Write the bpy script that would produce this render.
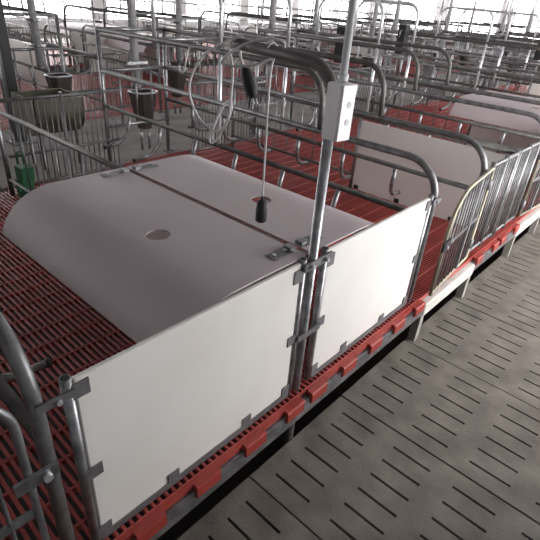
import bpy, math, random
from mathutils import Vector, Matrix
random.seed(7)
for o in list(bpy.data.objects): bpy.data.objects.remove(o)
scene = bpy.context.scene
COL = scene.collection
PI = math.pi

# ------------------------------------------------------------------ camera
cd = bpy.data.cameras.new('camera'); cam = bpy.data.objects.new('camera', cd); COL.objects.link(cam)
cd.sensor_width = 36.0; cd.lens = 474.2 / 540 * 36.0; cd.clip_start = 0.02; cd.clip_end = 200
cam.matrix_world = (Matrix.Translation((-1.172, -0.81, 1.353)) @ Matrix.Rotation(math.radians(-49.816), 4, 'Z')
                    @ Matrix.Rotation(math.radians(59.996), 4, 'X') @ Matrix.Rotation(math.radians(4.614), 4, 'Z'))
scene.camera = cam

# ------------------------------------------------------------------ daylight (overcast sky) and exposure
world = bpy.data.worlds.new('overcast_sky'); scene.world = world; world.use_nodes = True
bg = world.node_tree.nodes['Background']; bg.inputs[0].default_value = (1.0, 0.98, 0.97, 1); bg.inputs[1].default_value = 5.0
vs = scene.view_settings
vs.view_transform = 'Standard'; vs.look = 'None'; vs.gamma = 1.0; vs.use_curve_mapping = False
vs.exposure = 1.4

def portal(loc, rot, sx, sy):
    l = bpy.data.lights.new('window_portal', 'AREA'); l.shape = 'RECTANGLE'; l.size = sx; l.size_y = sy
    l.cycles.is_portal = True
    o = bpy.data.objects.new('window_portal', l); COL.objects.link(o); o.location = loc; o.rotation_euler = rot

# ------------------------------------------------------------------ materials
MATS = {}
def mat(name, col, rough=0.5, metal=0.0, col2=None, scale=8.0, detail=4.0, bump=0.0, bscale=60.0, thr=(0.35, 0.7), spec=0.5, stretch=None):
    m = bpy.data.materials.new(name); m.use_nodes = True
    nt = m.node_tree; b = nt.nodes['Principled BSDF']
    b.inputs['Base Color'].default_value = (*col, 1); b.inputs['Roughness'].default_value = rough
    b.inputs['Metallic'].default_value = metal; b.inputs['Specular IOR Level'].default_value = spec
    tc = nt.nodes.new('ShaderNodeTexCoord'); src = tc.outputs['Object']
    if stretch:
        mp = nt.nodes.new('ShaderNodeMapping'); mp.inputs['Scale'].default_value = stretch
        nt.links.new(src, mp.inputs[0]); src = mp.outputs[0]
    if col2:
        n = nt.nodes.new('ShaderNodeTexNoise'); n.inputs['Scale'].default_value = scale; n.inputs['Detail'].default_value = detail
        nt.links.new(src, n.inputs['Vector'])
        r = nt.nodes.new('ShaderNodeValToRGB'); r.color_ramp.elements[0].position = thr[0]; r.color_ramp.elements[1].position = thr[1]
        r.color_ramp.elements[0].color = (*col, 1); r.color_ramp.elements[1].color = (*col2, 1)
        nt.links.new(n.outputs['Fac'], r.inputs[0]); nt.links.new(r.outputs[0], b.inputs['Base Color'])
    if bump:
        n2 = nt.nodes.new('ShaderNodeTexNoise'); n2.inputs['Scale'].default_value = bscale; n2.inputs['Detail'].default_value = 3
        nt.links.new(src, n2.inputs['Vector'])
        bp = nt.nodes.new('ShaderNodeBump'); bp.inputs['Strength'].default_value = bump; bp.inputs['Distance'].default_value = 0.004
        nt.links.new(n2.outputs['Fac'], bp.inputs['Height']); nt.links.new(bp.outputs[0], b.inputs['Normal'])
    MATS[name] = m; return m
mat('pvc_white', (0.74, 0.72, 0.69), 0.42, col2=(0.80, 0.79, 0.77), scale=3)
mat('lid_grey', (0.46, 0.402, 0.418), 0.5, col2=(0.51, 0.452, 0.47), scale=2.5)
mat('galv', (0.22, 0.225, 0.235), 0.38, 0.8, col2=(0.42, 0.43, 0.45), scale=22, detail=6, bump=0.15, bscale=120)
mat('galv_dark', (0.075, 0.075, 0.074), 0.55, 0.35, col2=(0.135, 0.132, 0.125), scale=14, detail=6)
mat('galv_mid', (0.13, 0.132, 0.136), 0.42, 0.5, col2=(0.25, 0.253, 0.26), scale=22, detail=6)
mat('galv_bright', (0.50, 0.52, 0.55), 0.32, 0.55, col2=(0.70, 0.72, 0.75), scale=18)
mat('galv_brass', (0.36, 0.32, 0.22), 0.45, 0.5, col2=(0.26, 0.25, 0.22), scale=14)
mat('plate', (0.15, 0.15, 0.16), 0.5, 0.4, col2=(0.21, 0.21, 0.22), scale=20)
mat('red_slat', (0.42, 0.074, 0.064), 0.40, col2=(0.30, 0.055, 0.050), scale=5, bump=0.1)
mat('red_clip', (0.36, 0.045, 0.032), 0.42, col2=(0.27, 0.034, 0.027), scale=12)
mat('concrete', (0.090, 0.079, 0.068), 0.85, col2=(0.185, 0.165, 0.144), scale=6, detail=12, bump=0.6, bscale=70, thr=(0.3, 0.72))
mat('concrete_edge', (0.30, 0.285, 0.26), 0.85, col2=(0.22, 0.205, 0.19), scale=6, detail=6, bump=0.3)
mat('pit', (0.03, 0.027, 0.025), 0.9)
mat('alley', (0.26, 0.25, 0.235), 0.8, col2=(0.40, 0.39, 0.37), scale=3, detail=7, bump=0.2)
mat('sill_white', (0.60, 0.59, 0.56), 0.55, col2=(0.45, 0.44, 0.41), scale=10)
mat('black', (0.010, 0.010, 0.011), 0.65)
mat('black_steel', (0.02, 0.02, 0.022), 0.5, 0.3)
mat('box_white', (0.78, 0.78, 0.79), 0.4)
mat('plate_light', (0.50, 0.50, 0.55), 0.5)
mat('conduit', (0.72, 0.74, 0.77), 0.3)
mat('cable', (0.52, 0.50, 0.51), 0.5)
mat('green', (0.015, 0.10, 0.045), 0.4, col2=(0.03, 0.16, 0.07), scale=20)
mat('tub', (0.05, 0.05, 0.036), 0.5, 0.2, col2=(0.13, 0.12, 0.085), scale=7, detail=6)
mat('rust', (0.035, 0.028, 0.024), 0.6, 0.3, col2=(0.075, 0.06, 0.05), scale=9)
mat('wall', (0.62, 0.62, 0.63), 0.8, col2=(0.55, 0.55, 0.56), scale=1.2)
mat('ceil', (0.36, 0.35, 0.36), 0.8)
mat('win_frame', (0.55, 0.56, 0.58), 0.5)

# ------------------------------------------------------------------ mesh builder
def fillet(pts, rad, n=6):
    pts = [Vector(p) for p in pts]
    if len(pts) < 3: return pts
    out = [pts[0]]
    for i in range(1, len(pts) - 1):
        p = pts[i]; a = pts[i-1] - p; b = pts[i+1] - p
        r = rad if not isinstance(rad, (list, tuple)) else rad[i-1]
        if r <= 0: out.append(p); continue
        ang = a.angle(b); t = min(r / max(math.tan(ang / 2), 1e-4), a.length * .49 if i > 1 else a.length * .95, b.length * .95 if i == len(pts)-2 else b.length * .49)
        a.normalize(); b.normalize()
        s = p + a * t; e = p + b * t
        rr = t * math.tan(ang / 2)
        c = p + (a + b).normalized() * (rr / math.sin(ang / 2))
        u = s - c; v = e - c; tot = u.angle(v); ax = u.cross(v).normalized()
        for k in range(n + 1):
            out.append(c + Matrix.Rotation(tot * k / n, 3, ax) @ u)
    out.append(pts[-1]); return out
def catmull(P, n=6, closed=False):
    P = [Vector(p) for p in P]; out = []; N = len(P)
    rng = range(N if closed else N - 1)
    for i in rng:
        if closed: p0, p1, p2, p3 = P[(i-1) % N], P[i], P[(i+1) % N], P[(i+2) % N]
        else: p0, p1, p2, p3 = P[max(i-1, 0)], P[i], P[i+1], P[min(i+2, N-1)]
        for k in range(n):
            t = k / n
            out.append(0.5 * ((2*p1) + (p2-p0)*t + (2*p0-5*p1+4*p2-p3)*t*t + (3*p1-p0-3*p2+p3)*t**3))
    out.append(P[0] if closed else P[-1]); return out
class MB:
    def __init__(s): s.v = []; s.f = []; s.sm = []
    def box(s, c, d, rot=None):
        i = len(s.v); c = Vector(c); h = Vector(d) / 2
        for sx in (-1, 1):
            for sy in (-1, 1):
                for sz in (-1, 1):
                    q = Vector((sx*h.x, sy*h.y, sz*h.z))
                    if rot: q = rot @ q
                    s.v.append(c + q)
        for q in ((0,1,3,2),(4,6,7,5),(0,4,5,1),(2,3,7,6),(0,2,6,4),(1,5,7,3)):
            s.f.append([i + k for k in q]); s.sm.append(False)
        return s
    def bb(s, x0, x1, y0, y1, z0, z1):
        return s.box(((x0+x1)/2, (y0+y1)/2, (z0+z1)/2), (abs(x1-x0), abs(y1-y0), abs(z1-z0)))
    def rbox(s, c, d, r=0.006):      # box with chamfered vertical and horizontal edges
        c = Vector(c); x, y, z = (k/2 for k in d); i = len(s.v)
        lay = [(-z, r), (-z + r, 0), (z - r, 0), (z, r)]
        for zz, ins in lay:
            X = x - ins; Y = y - ins
            for px, py in ((X-r,-Y),(X,-Y+r),(X,Y-r),(X-r,Y),(-X+r,Y),(-X,Y-r),(-X,-Y+r),(-X+r,-Y)):
                s.v.append(c + Vector((px, py, zz)))
        for l in range(3):
            for k in range(8):
                a = i + l*8 + k; b = i + l*8 + (k+1) % 8
                s.f.append([a, b, b+8, a+8]); s.sm.append(False)
        s.f.append([i + k for k in range(7, -1, -1)]); s.sm.append(False)
        s.f.append([i + 24 + k for k in range(8)]); s.sm.append(False)
        return s
    def tube(s, pts, r, n=8, cap=True, closed=False, rads=None):
        pts = [Vector(p) for p in pts]
        P = [pts[0]]
        for p in pts[1:]:
            if (p - P[-1]).length > 1e-5: P.append(p)
        if closed and (P[0]-P[-1]).length < 1e-4: P.pop()
        N = len(P); i = len(s.v); up = None
        for k in range(N):
            if closed: t = (P[(k+1) % N] - P[k-1]).normalized()
            else: t = (P[min(k+1, N-1)] - P[max(k-1, 0)]).normalized()
            if up is None:
                up = Vector((0, 0, 1)) if abs(t.z) < .9 else Vector((1, 0, 0))
            up = (up - t * up.dot(t)).normalized(); w = t.cross(up)
            rr = rads[k] if rads else r
            for a in range(n):
                th = 2*PI*a/n
                s.v.append(P[k] + (up * math.cos(th) + w * math.sin(th)) * rr)
        for k in range(N if closed else N - 1):
            for a in range(n):
                b = (a+1) % n; k2 = (k+1) % N
                s.f.append([i+k*n+a, i+k*n+b, i+k2*n+b, i+k2*n+a]); s.sm.append(True)
        if cap and not closed:
            s.f.append([i + a for a in range(n-1, -1, -1)]); s.sm.append(False)
            s.f.append([i + (N-1)*n + a for a in range(n)]); s.sm.append(False)
        return s
    def prism(s, poly, axis, a, b):   # polygon in the other two axes, extruded along axis
        i = len(s.v); n = len(poly)
        for t in (a, b):
            for (u, w) in poly:
                s.v.append(Vector((t, u, w)) if axis == 'x' else Vector((u, t, w)) if axis == 'y' else Vector((u, w, t)))
        s.f.append(list(range(i, i+n))); s.sm.append(False)
        s.f.append(list(range(i+2*n-1, i+n-1, -1))); s.sm.append(False)
        for k in range(n):
            k2 = (k+1) % n; s.f.append([i+k, i+n+k, i+n+k2, i+k2]); s.sm.append(False)
        return s
    def mesh(s, name, m, off=(0, 0, 0)):
        off = Vector(off)
        me = bpy.data.meshes.new(name); me.from_pydata([v - off for v in s.v], [], s.f)
        me.polygons.foreach_set('use_smooth', s.sm); me.materials.append(MATS[m]); me.validate(); me.update()
        return me
CACHE = {}
def part(parent, name, m, key, fn, off=(0, 0, 0), kind=None, label=None, loc=(0, 0, 0)):
    """one mesh object under its thing; alike pieces share mesh data through the key"""
    if key is None or key not in CACHE:
        mb = MB(); fn(mb); me = mb.mesh(name, m, off)
        if key is not None: CACHE[key] = me
    else: me = CACHE[key]
    o = bpy.data.objects.new(name, me); COL.objects.link(o); o.parent = parent; o.location = loc
    if kind: o['kind'] = kind
    if label: o['label'] = label
    return o
def tag(o, label, cat, group=None, kind=None):
    if label: o['label'] = label
    if cat: o['category'] = cat
    if group: o['group'] = group
    if kind: o['kind'] = kind
    return o
class Row:                       # local pen frame -> world
    def __init__(s, x, y, flip): s.x, s.y, s.flip = x, y, flip
    def pt(s, p):
        return Vector((s.x - p[0], s.y - p[1], p[2])) if s.flip else Vector((s.x + p[0], s.y + p[1], p[2]))
    def thing(s, name, base, label, cat, group=None, kind=None):
        o = bpy.data.objects.new(name, None); COL.objects.link(o); o.empty_display_size = 0.1
        o.location = s.pt(base); o.rotation_euler = (0, 0, PI if s.flip else 0)
        return tag(o, label, cat, group, kind)
W = Row(0, 0, False)

# ------------------------------------------------------------------ levels (metres): slat floor z = 0, aisle z = AZ
AZ = -0.29; H = 0.60; ZT = 1.04; ZM = 0.742; ZL = 0.475; YB = 2.89; YF = 2.62
XA, XB, XE = 0.94, 1.56, 2.15          # crate sides and outer divider, mirrored about the pair's centre divider
XMIN, XMAX, YMIN, YMAX, ZC = -6.0, 20.6, -1.75, 12.7, 2.75

# ------------------------------------------------------------------ room shell
def shell(name, m, boxes):
    mb = MB()
    for b in boxes: mb.bb(*b)
    o = bpy.data.objects.new(name, mb.mesh(name, m)); COL.objects.link(o); o['kind'] = 'structure'; return o
shell('floor', 'pit', [(XMIN, XMAX, YMIN, YMAX, -1.0, -0.9)])
shell('ceiling', 'ceil', [(XMIN-.2, XMAX+.2, YMIN-.2, YMAX+.2, ZC, ZC + .1)])
wn = [0]
def wall_run(name, axis, fixed, thick, a0, a1, wins, z0w, z1w, inward):
    """a wall along X ('x') or Y ('y') with rectangular window openings"""
    boxes = []
    def add(u0, u1, z0, z1):
        if axis == 'x': boxes.append((u0, u1, fixed, fixed + thick, z0, z1))
        else: boxes.append((fixed, fixed + thick, u0, u1, z0, z1))
    add(a0, a1, -1.0, z0w); add(a0, a1, z1w, ZC)
    u = a0
    for (w0, w1) in wins: add(u, w0, z0w, z1w); u = w1
    add(u, a1, z0w, z1w)
    shell(name, 'wall', boxes)
    for (w0, w1) in wins:
        wn[0] += 1; mb = MB(); t = .05; c = fixed + thick / 2
        def fb(u0, u1, z0, z1, d=.07):
            if axis == 'x': mb.bb(u0, u1, c-d/2, c+d/2, z0, z1)
            else: mb.bb(c-d/2, c+d/2, u0, u1, z0, z1)
        fb(w0, w1, z0w, z0w+t); fb(w0, w1, z1w-t, z1w); fb(w0, w0+t, z0w+t, z1w-t); fb(w1-t, w1, z0w+t, z1w-t)
        o = bpy.data.objects.new('window_%d' % wn[0], mb.mesh('window_%d' % wn[0], 'win_frame')); COL.objects.link(o); o['kind'] = 'structure'
        n = max(1, round((w1 - w0) / .75))
        for k in range(1, n):
            mm = MB(); uu = w0 + (w1-w0)*k/n; mb = mm; fb(uu-.02, uu+.02, z0w+t, z1w-t, .05)
            b = bpy.data.objects.new('mullion', mm.mesh('mullion', 'win_frame')); COL.objects.link(b); b.parent = o
        cu, cz = (w0+w1)/2, (z0w+z1w)/2
        if axis == 'x': portal((cu, fixed + (thick if inward > 0 else 0), cz), (PI/2 * (1 if inward > 0 else -1), 0, 0), w1-w0, z1w-z0w)
        else: portal((fixed + (thick if inward > 0 else 0), cu, cz), (0, PI/2 * (-1 if inward > 0 else 1), 0), z1w-z0w, w1-w0)
wall_run('wall_front', 'x', YMIN - .2, .2, XMIN, XMAX, [(x, x + 2.2) for x in (1.0, 3.6, 6.2, 8.8, 11.4, 14.0, 16.6)], 0.15, 1.75, 1)
wall_run('wall_back', 'x', YMAX, .2, XMIN, XMAX, [(x, x + 2.4) for x in (-4.3, -1.5, 1.3, 4.1, 6.9, 9.7, 12.5, 15.3, 18.0)], 0.40, 2.4, -1)
wall_run('wall_right', 'y', XMAX, .2, YMIN, YMAX, [(y, y + 2.2) for y in (-1.3, 1.4, 4.1, 6.8, 9.5)], 0.50, 2.4, -1)
wall_run('wall_left', 'y', XMIN - .2, .2, YMIN, YMAX, [(6.5, 8.4)], 0.9, 2.1, 1)

# ------------------------------------------------------------------ slotted concrete aisle
aisle = W.thing('floor', (0, -.85, AZ), 'walkway of slotted grey concrete slabs beside the pens', None, kind='structure')
SW, Y0S, Y1S = .632, -.016, -1.74
def slab_fn(mb):
    w = SW - .008; rows = [(-.083 - .268*k, -.253 - .268*k) for k in range(6)]; rows = [r for r in rows if r[1] > Y1S + .02]
    y = Y0S
    sx = [.080 + .0925*k for k in range(6)]
    for (a, b) in rows:
        mb.bb(0, w, a, y, -.07, 0)
        u = 0
        for x in sx: mb.bb(u, x - .0055, b, a, -.07, 0); u = x + .0055
        mb.bb(u, w, b, a, -.07, 0); y = b
    mb.bb(0, w, Y1S, y, -.07, 0)
for k in range(-7, 30):
    o = part(aisle, 'slab', 'concrete', 'slab', slab_fn, loc=(.375 + SW*k + .004, .85, 0))
    o.location.z += random.uniform(-.002, .002)
# the far aisle and the two feeding alleys
shell('floor', 'concrete', [(XMIN, XMAX, 7.22, 8.12, AZ - .07, AZ)])
shell('floor', 'alley', [(XMIN, XMAX, 2.80, 4.35, -.10, -.004)])
shell('floor', 'alley', [(XMIN, XMAX, 11.0, YMAX, -.10, -.004)])

# ------------------------------------------------------------------ red slatted pen floors
TX, TY, TY0 = .43, .472, -.038
def slat_geo(mb, x0, y0, rows=True):
    nb = 17; p = TX / nb
    for i in range(nb):
        c = x0 + p * (i + .5); w = .0062
        mb.prism([(c-w*.8, -.02), (c-w, -.003), (c-w*.6, 0), (c+w*.6, 0), (c+w, -.003), (c+w*.8, -.02)], 'y', y0 + .003, y0 + TY - .003)
    for j in range(4):
        yy = y0 + TY * j / 4
        mb.bb(x0 + .001, x0 + TX - .001, yy + (.001 if j == 0 else -.005), yy + (.007 if j == 0 else .005), -.025, .0006)
    mb.bb(x0 + .001, x0 + TX - .001, y0 + TY - .006, y0 + TY - .001, -.025, .0006)
def clip_fn(mb):     # hooked lug at the floor's front edge, gripping the beam
    mb.prism([(-.022, -.055), (-.028, -.050), (-.028, -.008), (-.024, -.001), (0, -.001), (0, -.02), (-.018, -.024), (-.018, -.052)], 'x', -.05, .05)
def edge_fn(mb): mb.bb(-TX/2+.001, TX/2-.001, -.012, 0, -.022, -.001)
def pen_floor(R, s, near, label=None):
    base = (s * XE / 2, 1.4, 0)
    f = R.thing('floor', base, label, None, kind='structure')
    if near:
        for i in range(5):
            for j in range(6):
                part(f, 'slat_tile', 'red_slat', 'tile', lambda mb: slat_geo(mb, -TX/2, -TY/2),
                     loc=(s*TX*(i+.5) - base[0], TY0 + TY*(j+.5) - base[1], random.uniform(-.001, .001)))
    else:
        def fn(mb):
            for i in range(5):
                for j in range(6): slat_geo(mb, s*TX*(i+.5) - TX/2, TY0 + TY*j)
        part(f, 'slat_tiles', 'red_slat', ('farfloor', s), fn, off=base, kind='stuff')
    # front edge strip with lugs, leaving the crate doorway free
    for (a, b) in ((.03, 1.0), (1.74, 2.12)):
        part(f, 'edge_strip', 'red_clip', ('strip', s, a), lambda mb: mb.bb(s*a, s*b, TY0 - .014, TY0 + .004, -.022, -.002), off=base)
        n = 5 if a < 1 else 2
        for k in range(n):
            xx = s * (a + .045 + (b - a - .09) * k / (n - 1))
            part(f, 'edge_clip', 'red_clip', 'clip', clip_fn, loc=(xx - base[0], TY0 - .008 - base[1], 0))
    return f

# ------------------------------------------------------------------ floor beam with feet along the aisle
def beam(R, s, label, group=None):
    b = R.thing('floor_beam', (s * 1.07, -.03, AZ), label, 'beam', group); off = (s*1.07, -.03, AZ)
    for (a, c) in ((.0, 1.03), (1.73, XE)):
        part(b, 'beam', 'galv', ('beam', s, a), lambda mb: mb.bb(s*a, s*c, -.062, -.02, -.105, -.028), off=off)
    part(b, 'sill', 'sill_white', ('sill', s), lambda mb: mb.rbox((s*1.38, -.045, -.075), (.69, .05, .08), .005), off=off, label='white sill under the crate gate')
    for x in (1.05, 1.71):
        part(b, 'foot', 'concrete_edge', ('foot', s, x), lambda mb: mb.bb(s*x-.022, s*x+.022, -.062, -.018, AZ, -.105), off=off)
    return b

# ------------------------------------------------------------------ farrowing crate
def crate(R, s, near, label, group=None, yend=.72):
    off = (s * 1.25, 1.45, 0)
    c = R.thing('farrowing_crate', off, label, 'crate', group); n = 10 if near else 6; K = ('c', s, near, yend)
    RR = .0175
    for q, x in enumerate((XA, XB)):
        X = s * x; o = -s if q == 0 else s          # outward direction
        part(c, 'post', 'galv', K + ('post', q), lambda mb: mb.tube([(X, YB, 0), (X, YB, ZT + .012)], .017, n), off)
        part(c, 'foot_plate', 'plate', K + ('fp', q), lambda mb: mb.bb(X-.04, X+.04, YB-.04, YB+.04, -.004, .006), off)
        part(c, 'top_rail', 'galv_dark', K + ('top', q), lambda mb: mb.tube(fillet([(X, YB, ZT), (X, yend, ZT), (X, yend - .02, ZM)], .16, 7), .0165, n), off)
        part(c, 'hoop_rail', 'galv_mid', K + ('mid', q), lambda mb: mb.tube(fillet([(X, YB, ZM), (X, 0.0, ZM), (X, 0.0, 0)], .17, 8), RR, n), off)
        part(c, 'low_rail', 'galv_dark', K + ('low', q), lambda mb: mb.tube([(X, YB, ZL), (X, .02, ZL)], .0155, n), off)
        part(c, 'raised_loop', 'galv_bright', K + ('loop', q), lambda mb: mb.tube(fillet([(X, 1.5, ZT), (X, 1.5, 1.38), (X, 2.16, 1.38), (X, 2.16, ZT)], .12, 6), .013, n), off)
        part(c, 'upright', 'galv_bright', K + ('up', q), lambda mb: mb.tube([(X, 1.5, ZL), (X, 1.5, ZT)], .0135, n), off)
        y0 = .53 if s > 0 else .46; ys = [y0 + .4*k for k in range(6)]
        def finger(mb, y): mb.tube(fillet([(X, y, ZL), (X + o*.03, y + .02, .27), (X + o*.22, y + .05, .235)], .14, 6), .0145, n)
        if near:
            for y in ys:
                fb = part(c, 'finger_bar', 'galv', K + ('fing', q), lambda mb: finger(mb, .53), off, loc=(0, y - .53, 0))
                part(fb, 'end_plug', 'black', K + ('plug', q), lambda mb: mb.tube([(X + o*.205, .53 + .047, .2375), (X + o*.223, .53 + .051, .2345)], .0149, n), off)
        else:
            def allf(mb):
                for y in ys: finger(mb, y)
            part(c, 'finger_bars', 'galv', K + ('allf', q), allf, off, kind='stuff')
    for z in (.30, ZM, ZT):
        part(c, 'head_bar', 'galv', K + ('hb', z), lambda mb: mb.tube([(s*XA, YB, z), (s*XB, YB, z)], .014, n), off)
    for k in range(3):
        part(c, 'head_upright', 'galv', K + ('hu', k), lambda mb: mb.tube([(s*(XA + .155*(k+1)), YB - .0, .30), (s*(XA + .155*(k+1)), YB, ZM)], .008, 6), off)
    part(c, 'spacer_bar', 'galv', K + ('arch',), lambda mb: mb.tube([(s*XA, 2.16, ZT), (s*XB, 2.16, ZT)], .013, n), off)
    return c
def crate_gate(R, s, near, label, group=None, w=.595, ang=4.5, lz=.33):
    hx = s * 1.645; off = (0, 0, 0)
    g = R.thing('crate_gate', (hx, -.022, .0), label, 'gate', group)
    a = math.radians(ang) * s
    g.rotation_euler.z += a
    K = ('g', s, near, w); d = -s
    zt = .60 if w < .6 else .70; zb = .025; r = .22 if w < .6 else .12; n = 8 if near else 6
    path = fillet([(0, 0, zb), (0, 0, zt), (d*w, 0, zt - .02), (d*w, 0, zb)], [.03, r], 8)
    part(g, 'frame', 'galv_brass' if w < .6 else 'galv', K + ('f',), lambda mb: mb.tube(path + [Vector((0, 0, zb))], .0105, n, closed=True), off)
    def ztop(u):           # height of the frame above a rod
        u0 = w - r
        if u <= u0: return zt - .015
        return zt - .02 - (r - math.sqrt(max(r*r - (u-u0)**2, 0)))
    nr = 10
    if near:
        for k in range(nr):
            u = w * (k + 1) / (nr + 1); zz = ztop(u)
            part(g, 'rod', 'galv_mid', K + ('rod', k), lambda mb: mb.tube([(d*u, 0, zb), (d*u, 0, zz)], .005, 6), off)
    else:
        def rods(mb):
            for k in range(nr):
                u = w * (k + 1) / (nr + 1); mb.tube([(d*u, 0, zb), (d*u, 0, ztop(u))], .0042, 4)
        part(g, 'rods', 'galv_mid', K + ('rods',), rods, off, kind='stuff')
    part(g, 'mid_bar', 'galv_mid', K + ('mb',), lambda mb: mb.bb(-d*-.0, d*w, -.004, .004, .29, .315), off)
    part(g, 'stile', 'plate', K + ('st',), lambda mb: mb.bb(d*.19, d*.215, -.009, .004, zb, zt - .01), off)
    lp = part(g, 'latch_plate', 'black' if w < .6 else 'galv', K + ('lp',), lambda mb: mb.box((d*(w + .012), -.014, lz), (.095, .010, .05 if w < .6 else .032)), off)
    part(lp, 'bolt', 'galv_bright', K + ('lb',), lambda mb: mb.tube([(d*(w+.03), -.018, lz), (d*(w+.03), -.032, lz)], .011, 6), off)
    for z in (.12, .5):
        part(g, 'hinge', 'plate', K + ('h', z), lambda mb: mb.tube([(0, 0, z-.03), (0, 0, z+.03)], .016, 8), off)
    return g

# ------------------------------------------------------------------ front boards, fences, dividers
def tabs_on(p, K, off, lst, yy, sgn=-1):
    for i, (x, z, wd, ht) in enumerate(lst):
        part(p, 'clip', 'plate', K + ('tab', i), lambda mb: mb.box((x, yy, z), (wd, .004, ht)), off)
def front_board(R, s, near, label, group=None):
    x0, x1 = (.075, .895) if s > 0 else (.048, .870)
    off = (s*.47, 0, 0); K = ('fb', s, near); n = 10 if near else 6
    p = R.thing('creep_barrier', off, label, 'barrier', group)
    part(p, 'board', 'pvc_white', K + ('b',), lambda mb: mb.rbox((s*(x0+x1)/2, 0, .307), (x1-x0-.03, .016, .582), .003), off)
    for i, x in enumerate((x0, x1)):
        part(p, 'post', 'galv', K + ('p', i), lambda mb: mb.tube([(s*x, .0, .0), (s*x, .0, H + .008)], .0135, n), off)
        part(p, 'post_bore', 'black', K + ('pb', i), lambda mb: mb.tube([(s*x, .0, H + .006), (s*x, .0, H + .0086)], .0098, n), off)
    part(p, 'bottom_channel', 'plate', K + ('bc',), lambda mb: mb.bb(s*(x0+.012), s*(x1-.012), -.013, .013, .002, .026), off)
    tw, th = .042, .044
    L = [(s*(x1-.022), .567, .05, th), (s*(x1-.026), .285, tw, .04), (s*(x1-.026), .035, tw, .05),
         (s*(x0+.026), .285, tw, .04), (s*(x0+.028), .555, .044, .05), (s*(x0+.03), .04, .04, .05),
         (s*(x0+.24), .035, .042, .05), (s*(x0+.56), .035, .042, .05)]
    tabs_on(p, K, off, L, -.0105)
    part(p, 'strap', 'plate', K + ('strap',), lambda mb: mb.box((s*(x1+.035), -.0215, .578), (.085, .005, .022)), off)
    for z in (.575,):
        part(p, 'bolt', 'galv_bright', K + ('sb', z), lambda mb: mb.tube([(s*(x1+.03), -.022, z), (s*(x1+.03), -.031, z)], .007, 6), off)
    return p
def rod_fence(R, name, xs, y, z0, z1, pitch, near, label, cat, group, K, rails, posts, rr=.004, endposts=True):
    xa, xb = xs; off = ((xa+xb)/2, y, 0)
    p = R.thing(name, off, label, cat, group); K = K + (near,)
    for i, z in enumerate(rails):
        part(p, 'rail', 'galv_mid', K + ('r', i), lambda mb: mb.tube([(xa, y, z), (xb, y, z)], .0115, 8 if near else 5), off)
    for i, x in enumerate(posts):
        part(p, 'post', 'galv_mid', K + ('po', i), lambda mb: mb.tube([(x, y, 0), (x, y, z1 + .03)], .0145, 8 if near else 5), off)
    n = int(abs(xb - xa) / pitch); st = (xb - xa) / n
    if near:
        for k in range(1, n):
            part(p, 'rod', 'galv_mid', K + ('rod',), lambda mb: mb.tube([(xa, y, z0), (xa, y, z1)], rr, 6), off, loc=(st*k, 0, 0))
    else:
        def rods(mb):
            for k in range(1, n): mb.tube([(xa + st*k, y, z0), (xa + st*k, y, z1)], rr, 4)
        part(p, 'rods', 'galv_mid', K + ('rods',), rods, off, kind='stuff')
    return p
def divider(R, x, y1, near, label, group=None, hung=False):
    """solid white dividing board with a pipe along its top edge"""
    off = (x, 1.2, 0); K = ('div', x, y1, near)
    p = R.thing('pen_divider', off, label, 'divider', group); n = 10 if near else 6
    top = H - .03
    part(p, 'board', 'pvc_white', K + ('b',), lambda mb: mb.rbox((x, (y1+.03)/2, .01 + (top-.02)/2), (.018, y1 - .03, top - .02), .003), off)
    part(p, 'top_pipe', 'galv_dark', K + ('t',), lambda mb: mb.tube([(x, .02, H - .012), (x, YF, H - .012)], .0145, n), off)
    part(p, 'back_post', 'galv', K + ('bp',), lambda mb: mb.tube([(x, YF, 0), (x, YF, H + .06)], .0165, n), off)
    part(p, 'mid_post', 'galv', K + ('mp',), lambda mb: mb.tube([(x, y1 + .02, 0), (x, y1 + .02, H)], .0135, n), off)
    if y1 < YF - .3:
        part(p, 'low_pipe', 'galv_dark', K + ('lo',), lambda mb: mb.tube([(x, y1, .12), (x, YF, .12)], .012, n), off)
        for k in range(8):
            yy = y1 + .15 * (k + 1)
            if yy < YF - .05: part(p, 'rod', 'galv', K + ('rod', k), lambda mb: mb.tube([(x, yy, .12), (x, yy, H - .01)], .005, 6), off)
    for y in (.3, .75, y1 - .04):
        for z in (.03,):
            part(p, 'clip', 'black', K + ('cl', y, z), lambda mb: mb.bb(x - .014, x + .014, y - .02, y + .02, z - .016, z + .016), off)
    return p

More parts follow.
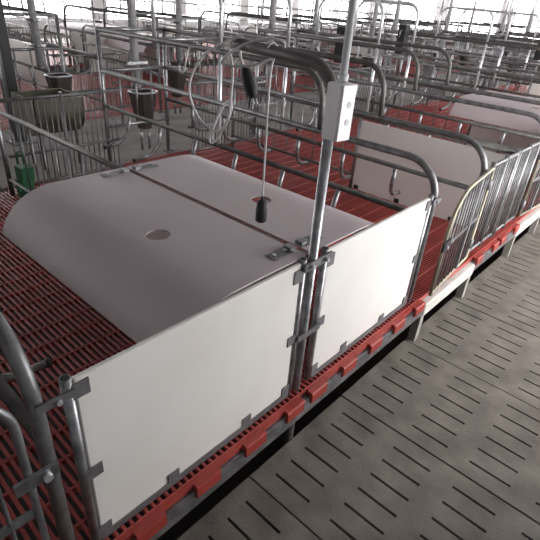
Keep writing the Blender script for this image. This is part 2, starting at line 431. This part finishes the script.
# ------------------------------------------------------------------ curved creep lid with a lamp hole
HXS, HY, HR = {-1: .300, 1: .225}, .448, .042
def lid(R, s, near, label, group=None):
    off = (s*.3, .57, .45); K = ('lid', s)
    p = R.thing('creep_cover', off, label, 'cover', group)
    Y0, Y1 = .012, 1.13; HX = HXS[s]
    if ('lid', s, 'mesh') not in CACHE:
        V = []; F = []
        idx = {}
        def vtx(x, y, z):
            k = (round(x, 5), round(y, 5))
            if k not in idx: idx[k] = len(V); V.append(Vector((s*x, y, z)))
            return idx[k]
        prof = [(.0135, .6065), (.10, .6065), (HX-.065, .6065), (HX+.065, .6065 if s > 0 else .604)] + [(x, z) for (x, z) in ((.335, .6055), (.365, .6035), (.395, .599), (.425, .5915), (.455, .5805), (.485, .5645), (.512, .544), (.536, .5195), (.556, .492), (.571, .463), (.58, .436)) if x > HX + .075]
        ys = [Y0, .12, .26, HY-.065, HY+.065, .68, .84, 1.0, Y1]
        for i in range(len(prof)-1):
            for j in range(len(ys)-1):
                (xa, za), (xb, zb) = prof[i], prof[i+1]; ya, yb = ys[j], ys[j+1]
                if i == 2 and j == 3:
                    corners = [(xb, yb), (xa, yb), (xa, ya), (xb, ya)]
                    ring = [vtx(HX + HR*math.cos(PI/4 + PI*k/16), HY + HR*math.sin(PI/4 + PI*k/16), za + (zb - za)*(.5 + .32*math.cos(PI/4 + PI*k/16))) for k in range(32)]
                    for c in range(4):
                        A = vtx(*corners[c], zb if c in (0, 3) else za); B = vtx(*corners[(c+1) % 4], zb if c in (3, 2) else za)
                        r = [ring[(c*8 + k) % 32] for k in range(9)]
                        for k in range(8): F.append([A if k < 4 else B, r[k+1], r[k]])
                        F.append([A, B, r[4]])
                else:
                    F.append([vtx(xa, ya, za), vtx(xb, ya, zb), vtx(xb, yb, zb), vtx(xa, yb, za)])
        if s < 0: F = [f[::-1] for f in F]
        me = bpy.data.meshes.new('sheet'); me.from_pydata([v - Vector(off) for v in V], [], F)
        import bmesh
        b = bmesh.new(); b.from_mesh(me); bmesh.ops.recalc_face_normals(b, faces=b.faces)
        if sum(f.normal.z for f in b.faces) < 0: bmesh.ops.reverse_faces(b, faces=b.faces)
        bmesh.ops.solidify(b, geom=b.faces[:], thickness=.006)
        b.to_mesh(me); b.free()
        me.polygons.foreach_set('use_smooth', [True]*len(me.polygons)); me.set_sharp_from_angle(angle=math.radians(35)); me.materials.append(MATS['lid_grey']); me.update()
        CACHE[('lid', s, 'mesh')] = me
    o = bpy.data.objects.new('sheet', CACHE[('lid', s, 'mesh')]); COL.objects.link(o); o.parent = p
    for i, (y, xa, xb) in enumerate(((1.07, .03, .14), (.075, .035, .13))):
        pl = part(p, 'hinge_plate', 'plate', K + ('hp', i), lambda mb: mb.bb(s*xa, s*xb, y-.022, y+.022, .607, .6105), off)
        for x in (xa + .02, xb - .02):
            part(pl, 'bolt', 'galv_bright', K + ('hb', i, x), lambda mb: mb.tube([(s*x, y, .610), (s*x, y, .617)], .007, 6), off)
        part(p, 'hinge_eye', 'galv', K + ('he', i), lambda mb: mb.bb(s*.018, s*.045, y-.016, y+.016, .6075, .6225), off)
    return p

# ------------------------------------------------------------------ feed trough and drop pipe
def trough(R, s, near, label, group=None):
    off = (s*1.42, 3.05, 0); K = ('tr', s)
    t = R.thing('feed_trough', off, label, 'trough', group)
    def body(mb):
        secs = [(.20, .055, .05), (.36, .085, .08), (.52, .115, .105), (.52, .107, .097), (.36, .077, .072), (.24, .05, .045)]
        i = len(mb.v)
        for (z, hx, hy) in secs:
            for (a, b) in ((1,-.55),(.6,-1),(-.6,-1),(-1,-.55),(-1,.55),(-.6,1),(.6,1),(1,.55)):
                mb.v.append(Vector((s*1.42 + a*hx, 3.05 + b*hy, z)))
        for l in range(len(secs)-1):
            for k in range(8):
                k2 = (k+1) % 8; mb.f.append([i+l*8+k, i+l*8+k2, i+l*8+8+k2, i+l*8+8+k]); mb.sm.append(False)
        mb.f.append([i+k for k in range(7, -1, -1)]); mb.sm.append(False)
        mb.f.append([i+40+k for k in range(8)]); mb.sm.append(False)
    part(t, 'tub', 'rust', K + ('b',), body, off)
    part(t, 'rim', 'galv_bright', K + ('rim',), lambda mb: mb.tube([(s*1.42 + a*.112, 3.05 + b*.102, .524) for (a, b) in ((1,-.55),(.6,-1),(-.6,-1),(-1,-.55),(-1,.55),(-.6,1),(.6,1),(1,.55))], .009, 6, closed=True), off)
    for a in (-1, 1):
        part(t, 'leg', 'galv', K + ('leg', a), lambda mb: mb.tube([(s*1.42 + a*.04, 3.05, 0), (s*1.42 + a*.04, 3.05, .22)], .014, 6), off)
    return t
def drop_pipe(R, x, y, z0, label, group=None, r=.035):
    p = R.thing('feed_pipe', (x, y, z0), label, 'pipe', group); off = (x, y, z0); K = ('dp', x, y, z0)
    part(p, 'tube', 'galv_bright', K + ('t',), lambda mb: mb.tube([(x, y, z0), (x, y, ZC)], r, 12), off)
    part(p, 'outlet', 'plate', K + ('o',), lambda mb: mb.tube([(x, y, z0), (x, y, z0+.04)], r + .006, 12), off)
    for z in (.78, 1.0):
        part(p, 'clamp', 'galv', K + ('c', z), lambda mb: (mb.tube([(x, y, z-.012), (x, y, z+.012)], r + .005, 12), mb.bb(x-.1, x+.1, y-.004 - r, y+.004 - r, z-.01, z+.01)), off)
    return p

# ================================================================== build the rows
ORD = ['zeroth', 'first', 'second', 'third', 'fourth', 'fifth', 'sixth', 'seventh', 'eighth', 'ninth']
GF = {'A': 'further along the slotted aisle', 'B': 'in the row across the feeding alley', 'C': 'in the row under the far wall'}
def pair(rk, k, R):
    near = rk == 'A' and k <= 1
    for s in (-1, 1):
        if rk == 'A' and k == 0: w = {-1: 'left', 1: 'right'}[s]
        if rk == 'B' and k == 0 and s > 0 or rk == 'C' and k == 0 and s < 0: continue      # wholly outside the frame
        tagw = GF[rk]; grp = ' ' + tagw
        if rk == 'A': tagw = 'of the %s pen from the lamp pole along the slotted aisle' % ORD[2*k + (s > 0) ]
        if rk == 'B': tagw = 'across the feeding alley, %s pen past the steel column' % ORD[2*k + (s < 0)]
        if near:
            names = {(0, -1): 'of the pen with the open-holed lid', (0, 1): 'of the pen with the lamp socket',
                     (1, -1): 'just past the tall white divider', (1, 1): 'beyond the second lid pair'}
            w = names[(k, s)]; grp = None
        fl = {(0, -1): 'red plastic slatted floor beside the curved edge of the lid', (0, 1): 'red plastic slatted floor under the crate next to the lamp pole'}
        pen_floor(R, s, near, (fl.get((k, s)) or 'red slatted floor ' + w) if near else 'red slatted floor ' + tagw)
        yend = 1.1 if (rk, k, s) == ('A', 1, -1) else .72
        crate(R, s, near, 'pipe farrowing crate with curved hoops ' + w if near else 'pipe farrowing crate ' + tagw, None if near else 'crates' + grp, yend)
        if rk == 'A' or rk == 'B':
            crate_gate(R, s, near, 'rod gate with rounded corner at the crate ' + w if near else 'round-cornered rod gate ' + tagw, None if near else 'crate gates' + grp, *((.652, .3, .415) if (rk, k, s) == ('A', 0, -1) else ()))
            beam(R, s, 'floor beam with white sill ' + w if near else 'floor beam with white sill ' + tagw, None if near else 'floor beams' + grp)
        bl = {(0, -1): 'white creep panel with grey clips in front of the open-holed lid', (0, 1): 'white creep panel with grey clips between lamp pole and crate hoop'}
        front_board(R, s, near, (bl.get((k, s)) or 'white creep panel with grey clips ' + w) if near else 'white creep panel ' + tagw, None if near else 'creep panels' + grp)
        ll = {(0, -1): 'grey curved creep lid with an open round hole', (0, 1): 'grey curved creep lid under the hanging black lamp socket',
              (1, -1): 'curved creep lid of the second pair, on the side of the white dividing board', (1, 1): 'curved creep lid of the second pair, on the side away from the lamp pole'}
        lid(R, s, near, ll[(k, s)] if near else 'pale curved creep lid ' + tagw, None if near else 'creep lids' + grp)
        rod_fence(R, 'creep_fence', (s*1.70, s*2.125), 0.0, .03, .585, .040, near, 'short front fence of close steel rods ' + w if near else 'short front rod fence ' + tagw,
                  'fence', None if near else 'front fences' + grp, ('ff', s), (.03, .595), (s*1.70, s*1.925, s*2.125), .0046)
        rod_fence(R, 'back_fence', (s*.03, s*(XA - .03)), YF, .05, .635, .040, near, 'wide back fence of steel rods ' + w if near else 'wide rod back fence ' + tagw,
                  'fence', None if near else 'back fences' + grp, ('bf', s), (.05, .27, .64), (s*.45,), .0042)
        rod_fence(R, 'back_fence', (s*(XB + .03), s*(XE - .03)), YF, .05, .635, .040, near, 'narrow rod back fence ' + w if near else 'narrow rod back fence ' + tagw,
                  'fence', None if near else 'narrow back fences' + grp, ('bg', s), (.05, .27, .64), (), .0042)
        trough(R, s, near, 'rusty brown tapered feed trough ' + w if near else 'tapered feed trough ' + tagw, None if near else 'troughs' + grp)
        if not (rk == 'A' and k == 0 and s < 0):
            drop_pipe(R, s*1.30, 2.96, .57, 'bright galvanised feed drop pipe at the crate ' + w if near else 'galvanised feed pipe ' + tagw, None if near else 'feed drop pipes' + grp)
    tw = {'A': 'of the %s lid pair along the slotted aisle' % ORD[k+1], 'B': 'of the %s lid pair across the feeding alley' % ORD[k+1], 'C': GF['C']}[rk]
    grp = ' ' + GF[rk]
    divider(R, 0.0, 1.08, near, 'dividing board under the two lids beside the lamp pole' if near and k == 0 else 'shaded dividing board between the lids ' + tw, None if near else 'lid dividers' + grp)
    divider(R, XE, 1.17, near, 'tall white dividing board behind the crate hoops, with black clips' if near and k == 0 else 'white dividing board at the edge ' + tw, None if near else 'pen dividers' + grp)
for k in range(0, 5):
    pair('A', k, Row(4.3*k, 0, False))
    pair('B', k, Row(4.3*k - .26, 7.15, True))
    pair('C', k, Row(4.3*k, 8.2, False))

# ------------------------------------------------------------------ lamp pole, lamp, socket box, conduit, cable
pole = W.thing('lamp_pole', (0, -.004, -.9), 'grey gooseneck pole standing between the two white creep panels', 'pole'); off = (0, -.004, -.9)
part(pole, 'upright', 'galv', None, lambda mb: mb.tube([(0, -.004, -.9), (0, -.004, 1.08)], .0165, 12), off)
part(pole, 'gooseneck', 'galv_dark', None, lambda mb: mb.tube(fillet([(0, -.004, 1.06), (0, -.004, 1.195), (0, .40, 1.213)], .10, 8), .0175, 12), off)
part(pole, 'clamp', 'plate', None, lambda mb: mb.box((.015, -.02, .583), (.15, .008, .03)), off)
for x in (-.03, .05):
    part(pole, 'clamp_bolt', 'galv_bright', 'cb', lambda mb: mb.tube([(0, -.023, .583), (0, -.038, .583)], .009, 6), off, loc=(x, 0, 0))
part(pole, 'clamp', 'plate', None, lambda mb: mb.box((.015, -.02, .28), (.13, .006, .022)), off)
part(pole, 'foot_plate', 'plate', None, lambda mb: mb.bb(-.05, .05, -.05, .05, -.9, -.894), off)

box = W.thing('socket_box', (-.040, -.0535, 1.015), 'white electrical socket box on the lamp pole', 'box')
box.rotation_euler.z = math.radians(-5)
part(box, 'housing', 'box_white', None, lambda mb: mb.rbox((0, .002, .075), (.058, .052, .15), .003))
part(box, 'cover', 'box_white', None, lambda mb: mb.rbox((0, -.027, .075), (.056, .006, .148), .002))
for z in (.052, .098):
    part(box, 'socket_outlet', 'plate_light', None, lambda mb: mb.tube([(.004, -.0290, z), (.004, -.0312, z)], .009, 12))
cp = W.thing('electric_conduit', (-.028, -.045, 1.1655), 'white conduit pipe rising from the socket box', 'conduit')
part(cp, 'pipe', 'conduit', None, lambda mb: mb.tube([(0, 0, 0), (0, 0, ZC - 1.172)], .0105, 12))
part(cp, 'collar', 'conduit', None, lambda mb: mb.tube([(0, 0, 0), (0, 0, .02)], .0145, 12))

lamp = W.thing('lamp_socket', (0, .242, .645), 'black lamp socket hanging on a thin grey cord', 'lamp')
part(lamp, 'socket', 'black', None, lambda mb: mb.tube([(0, 0, 0), (0, 0, .004), (0, 0, .05), (0, 0, .056), (0, 0, .074), (0, 0, .080), (0, 0, .083), (0, 0, .095)], 1, 16, rads=[.017, .0205, .0205, .0185, .0185, .015, .006, .0045]))
part(lamp, 'socket_mouth', 'plate', None, lambda mb: mb.tube([(0, 0, -.001), (0, 0, .002)], .0155, 16))
part(lamp, 'cord', 'cable', None, lambda mb: mb.tube(catmull([(0, 0, .095), (.001, .001, .25), (0, .002, .42), (.004, .0, .52), (.0225, 0, .555), (.021, 0, .575), (0, 0, .586), (-.021, 0, .572)], 5), .0035, 6))

cab = W.thing('cable_coil', (0, .45, .87), 'grey electric cable coiled and hung over the gooseneck end', 'cable'); off = (0, .45, .87)
main = [(.02, .285, 1.236), (.022, .399, 1.236), (.01, .484, 1.198), (0, .56, 1.156), (-.005, .621, 1.075), (0, .633, 1.011), (.01, .60, .942), (.015, .538, .911), (.01, .478, .917), (0, .427, .973), (-.01, .405, 1.043), (-.01, .40, 1.133), (-.025, .40, 1.21), (0, .37, 1.238)]
part(cab, 'coil', 'cable', None, lambda mb: mb.tube(catmull(main, 5), .0044, 6), off)
small = [(.01, .521, .874), (.012, .511, .931), (.02, .464, 1.013), (.015, .424, 1.02), (0, .427, .966), (-.006, .483, .883), (0, .521, .867), (.005, .527, .91), (.01, .51, .93)]
part(cab, 'small_loop', 'cable', None, lambda mb: mb.tube(catmull(small, 5), .004, 6), off)
ring = [(-.03, .43, 1.154), (-.032, .385, 1.189), (-.026, .307, 1.226), (0, .234, 1.242), (.024, .213, 1.228), (.028, .253, 1.19), (.0, .324, 1.156), (-.02, .402, 1.146)]
part(cab, 'top_loop', 'cable', None, lambda mb: mb.tube(catmull(ring, 5, True), .0042, 6, closed=True), off)
tail = [(.01, .40, 1.236), (.012, .47, 1.195), (.01, .55, 1.182), (.005, .64, 1.172), (0, .655, 1.12), (0, .672, 1.088), (0, .69, 1.09), (0, .695, 1.108)]
part(cab, 'tail', 'cable', None, lambda mb: mb.tube(catmull(tail, 5), .0036, 6), off)
pl = part(cab, 'plug', 'black', None, lambda mb: mb.tube([(0, .362, 1.15), (0, .352, 1.137), (0, .345, 1.125), (0, .322, 1.085), (0, .312, 1.068), (0, .308, 1.06)], 1, 10, rads=[.008, .016, .021, .021, .016, .012]), off, label='black plug')
for d in (-.007, .007): part(pl, 'pin', 'galv_bright', ('pin', d), lambda mb: mb.tube([(d, .308, 1.062), (d, .297, 1.043)], .0025, 6), off)
part(cab, 'plug_lead', 'cable', None, lambda mb: mb.tube(catmull([(0, .36, 1.148), (0, .375, 1.175), (.02, .405, 1.21), (.022, .43, 1.20)], 5), .0045, 6), off)

# ------------------------------------------------------------------ odds and ends
tb = W.thing('feed_tub', (.57, 3.1, 0), 'olive brown half-round feed tub behind the back fence', 'tub'); off = (.57, 3.1, 0)
def tubfn(mb):
    n = 12; R0 = .19; prof = [(3.1 + R0*math.cos(PI + PI*k/n), .44 + R0*.95*math.sin(PI + PI*k/n)) for k in range(n+1)]
    prof = [(3.1 - R0, .56)] + prof + [(3.1 + R0, .56), (3.1 + R0 - .012, .56)] + [(3.1 + (R0-.012)*math.cos(PI*k/n), .44 - (R0-.012)*.95*math.sin(PI*k/n)) for k in range(n+1)] + [(3.1 - R0 + .012, .56)]
    mb.prism(prof, 'x', .37, .77)
part(tb, 'shell', 'tub', None, tubfn, off)
for x in (.375, .765): part(tb, 'end_plate', 'tub', None, lambda mb: mb.prism([(3.1 + .19*math.cos(PI + PI*k/10), .44 + .18*math.sin(PI + PI*k/10)) for k in range(11)] + [(3.29, .56), (2.91, .56)], 'x', x - .006, x + .006), off)
for x in (.42, .72):
    for y in (3.0, 3.2): part(tb, 'leg', 'galv_dark', None, lambda mb: mb.tube([(x, y, 0), (x, y, .36)], .012, 6), off)

gr = W.thing('piglet_feeder', (.08, 2.51, 0), 'small dark green plastic piglet feeder against the back fence', 'feeder')
def gfn(mb):
    for b in ((-.055, .055, -.08, .08, 0, .035), (-.055, .055, .05, .08, .035, .12), (-.055, .055, -.08, -.068, .035, .07)): mb.bb(*b)
part(gr, 'tray', 'green', None, gfn)
part(gr, 'hopper', 'green', None, lambda mb: mb.prism([(-.02, .12), (.08, .12), (.085, .22), (-.03, .22)], 'x', -.042, .042))
part(gr, 'handle', 'green', None, lambda mb: mb.tube(fillet([(-.02, .06, .23), (-.02, .06, .31), (.02, .06, .31), (.02, .06, .23)], .018, 4), .007, 6))

colm = W.thing('steel_column', (.60, 3.86, 0), 'dark square steel column in the feeding alley', 'column'); off = (.60, 3.86, 0)
part(colm, 'shaft', 'black_steel', None, lambda mb: mb.rbox((.60, 3.86, ZC/2), (.085, .085, ZC - .01), .006), off)
part(colm, 'base_plate', 'plate', None, lambda mb: mb.bb(.50, .70, 3.76, 3.96, -.004, .012), off)

for (x, y, z, lb) in ((3.47, 2.36, .78, 'black feed hopper hung on the crate in front of the second lidded pair'), (5.12, 2.55, .80, 'black feed hopper hung on the crate beyond the second lidded pair'), (7.2, 1.4, .8, 'black feed hopper hung between crates further along the aisle')):
    h = W.thing('feed_hopper', (x, y, z), lb, 'hopper')
    part(h, 'body', 'black', 'hop', lambda mb: mb.prism([(-.05, 0), (.05, 0), (.06, .08), (.06, .34), (-.06, .34), (-.06, .08)], 'y', -.05, .05))
    part(h, 'lid', 'plate', 'hopl', lambda mb: mb.rbox((0, 0, .348), (.135, .115, .016), .003))
    part(h, 'hook', 'galv', 'hopk', lambda mb: mb.tube(fillet([(-.055, 0, .28), (-.10, 0, .28), (-.10, 0, .2)], .02, 4), .006, 6))
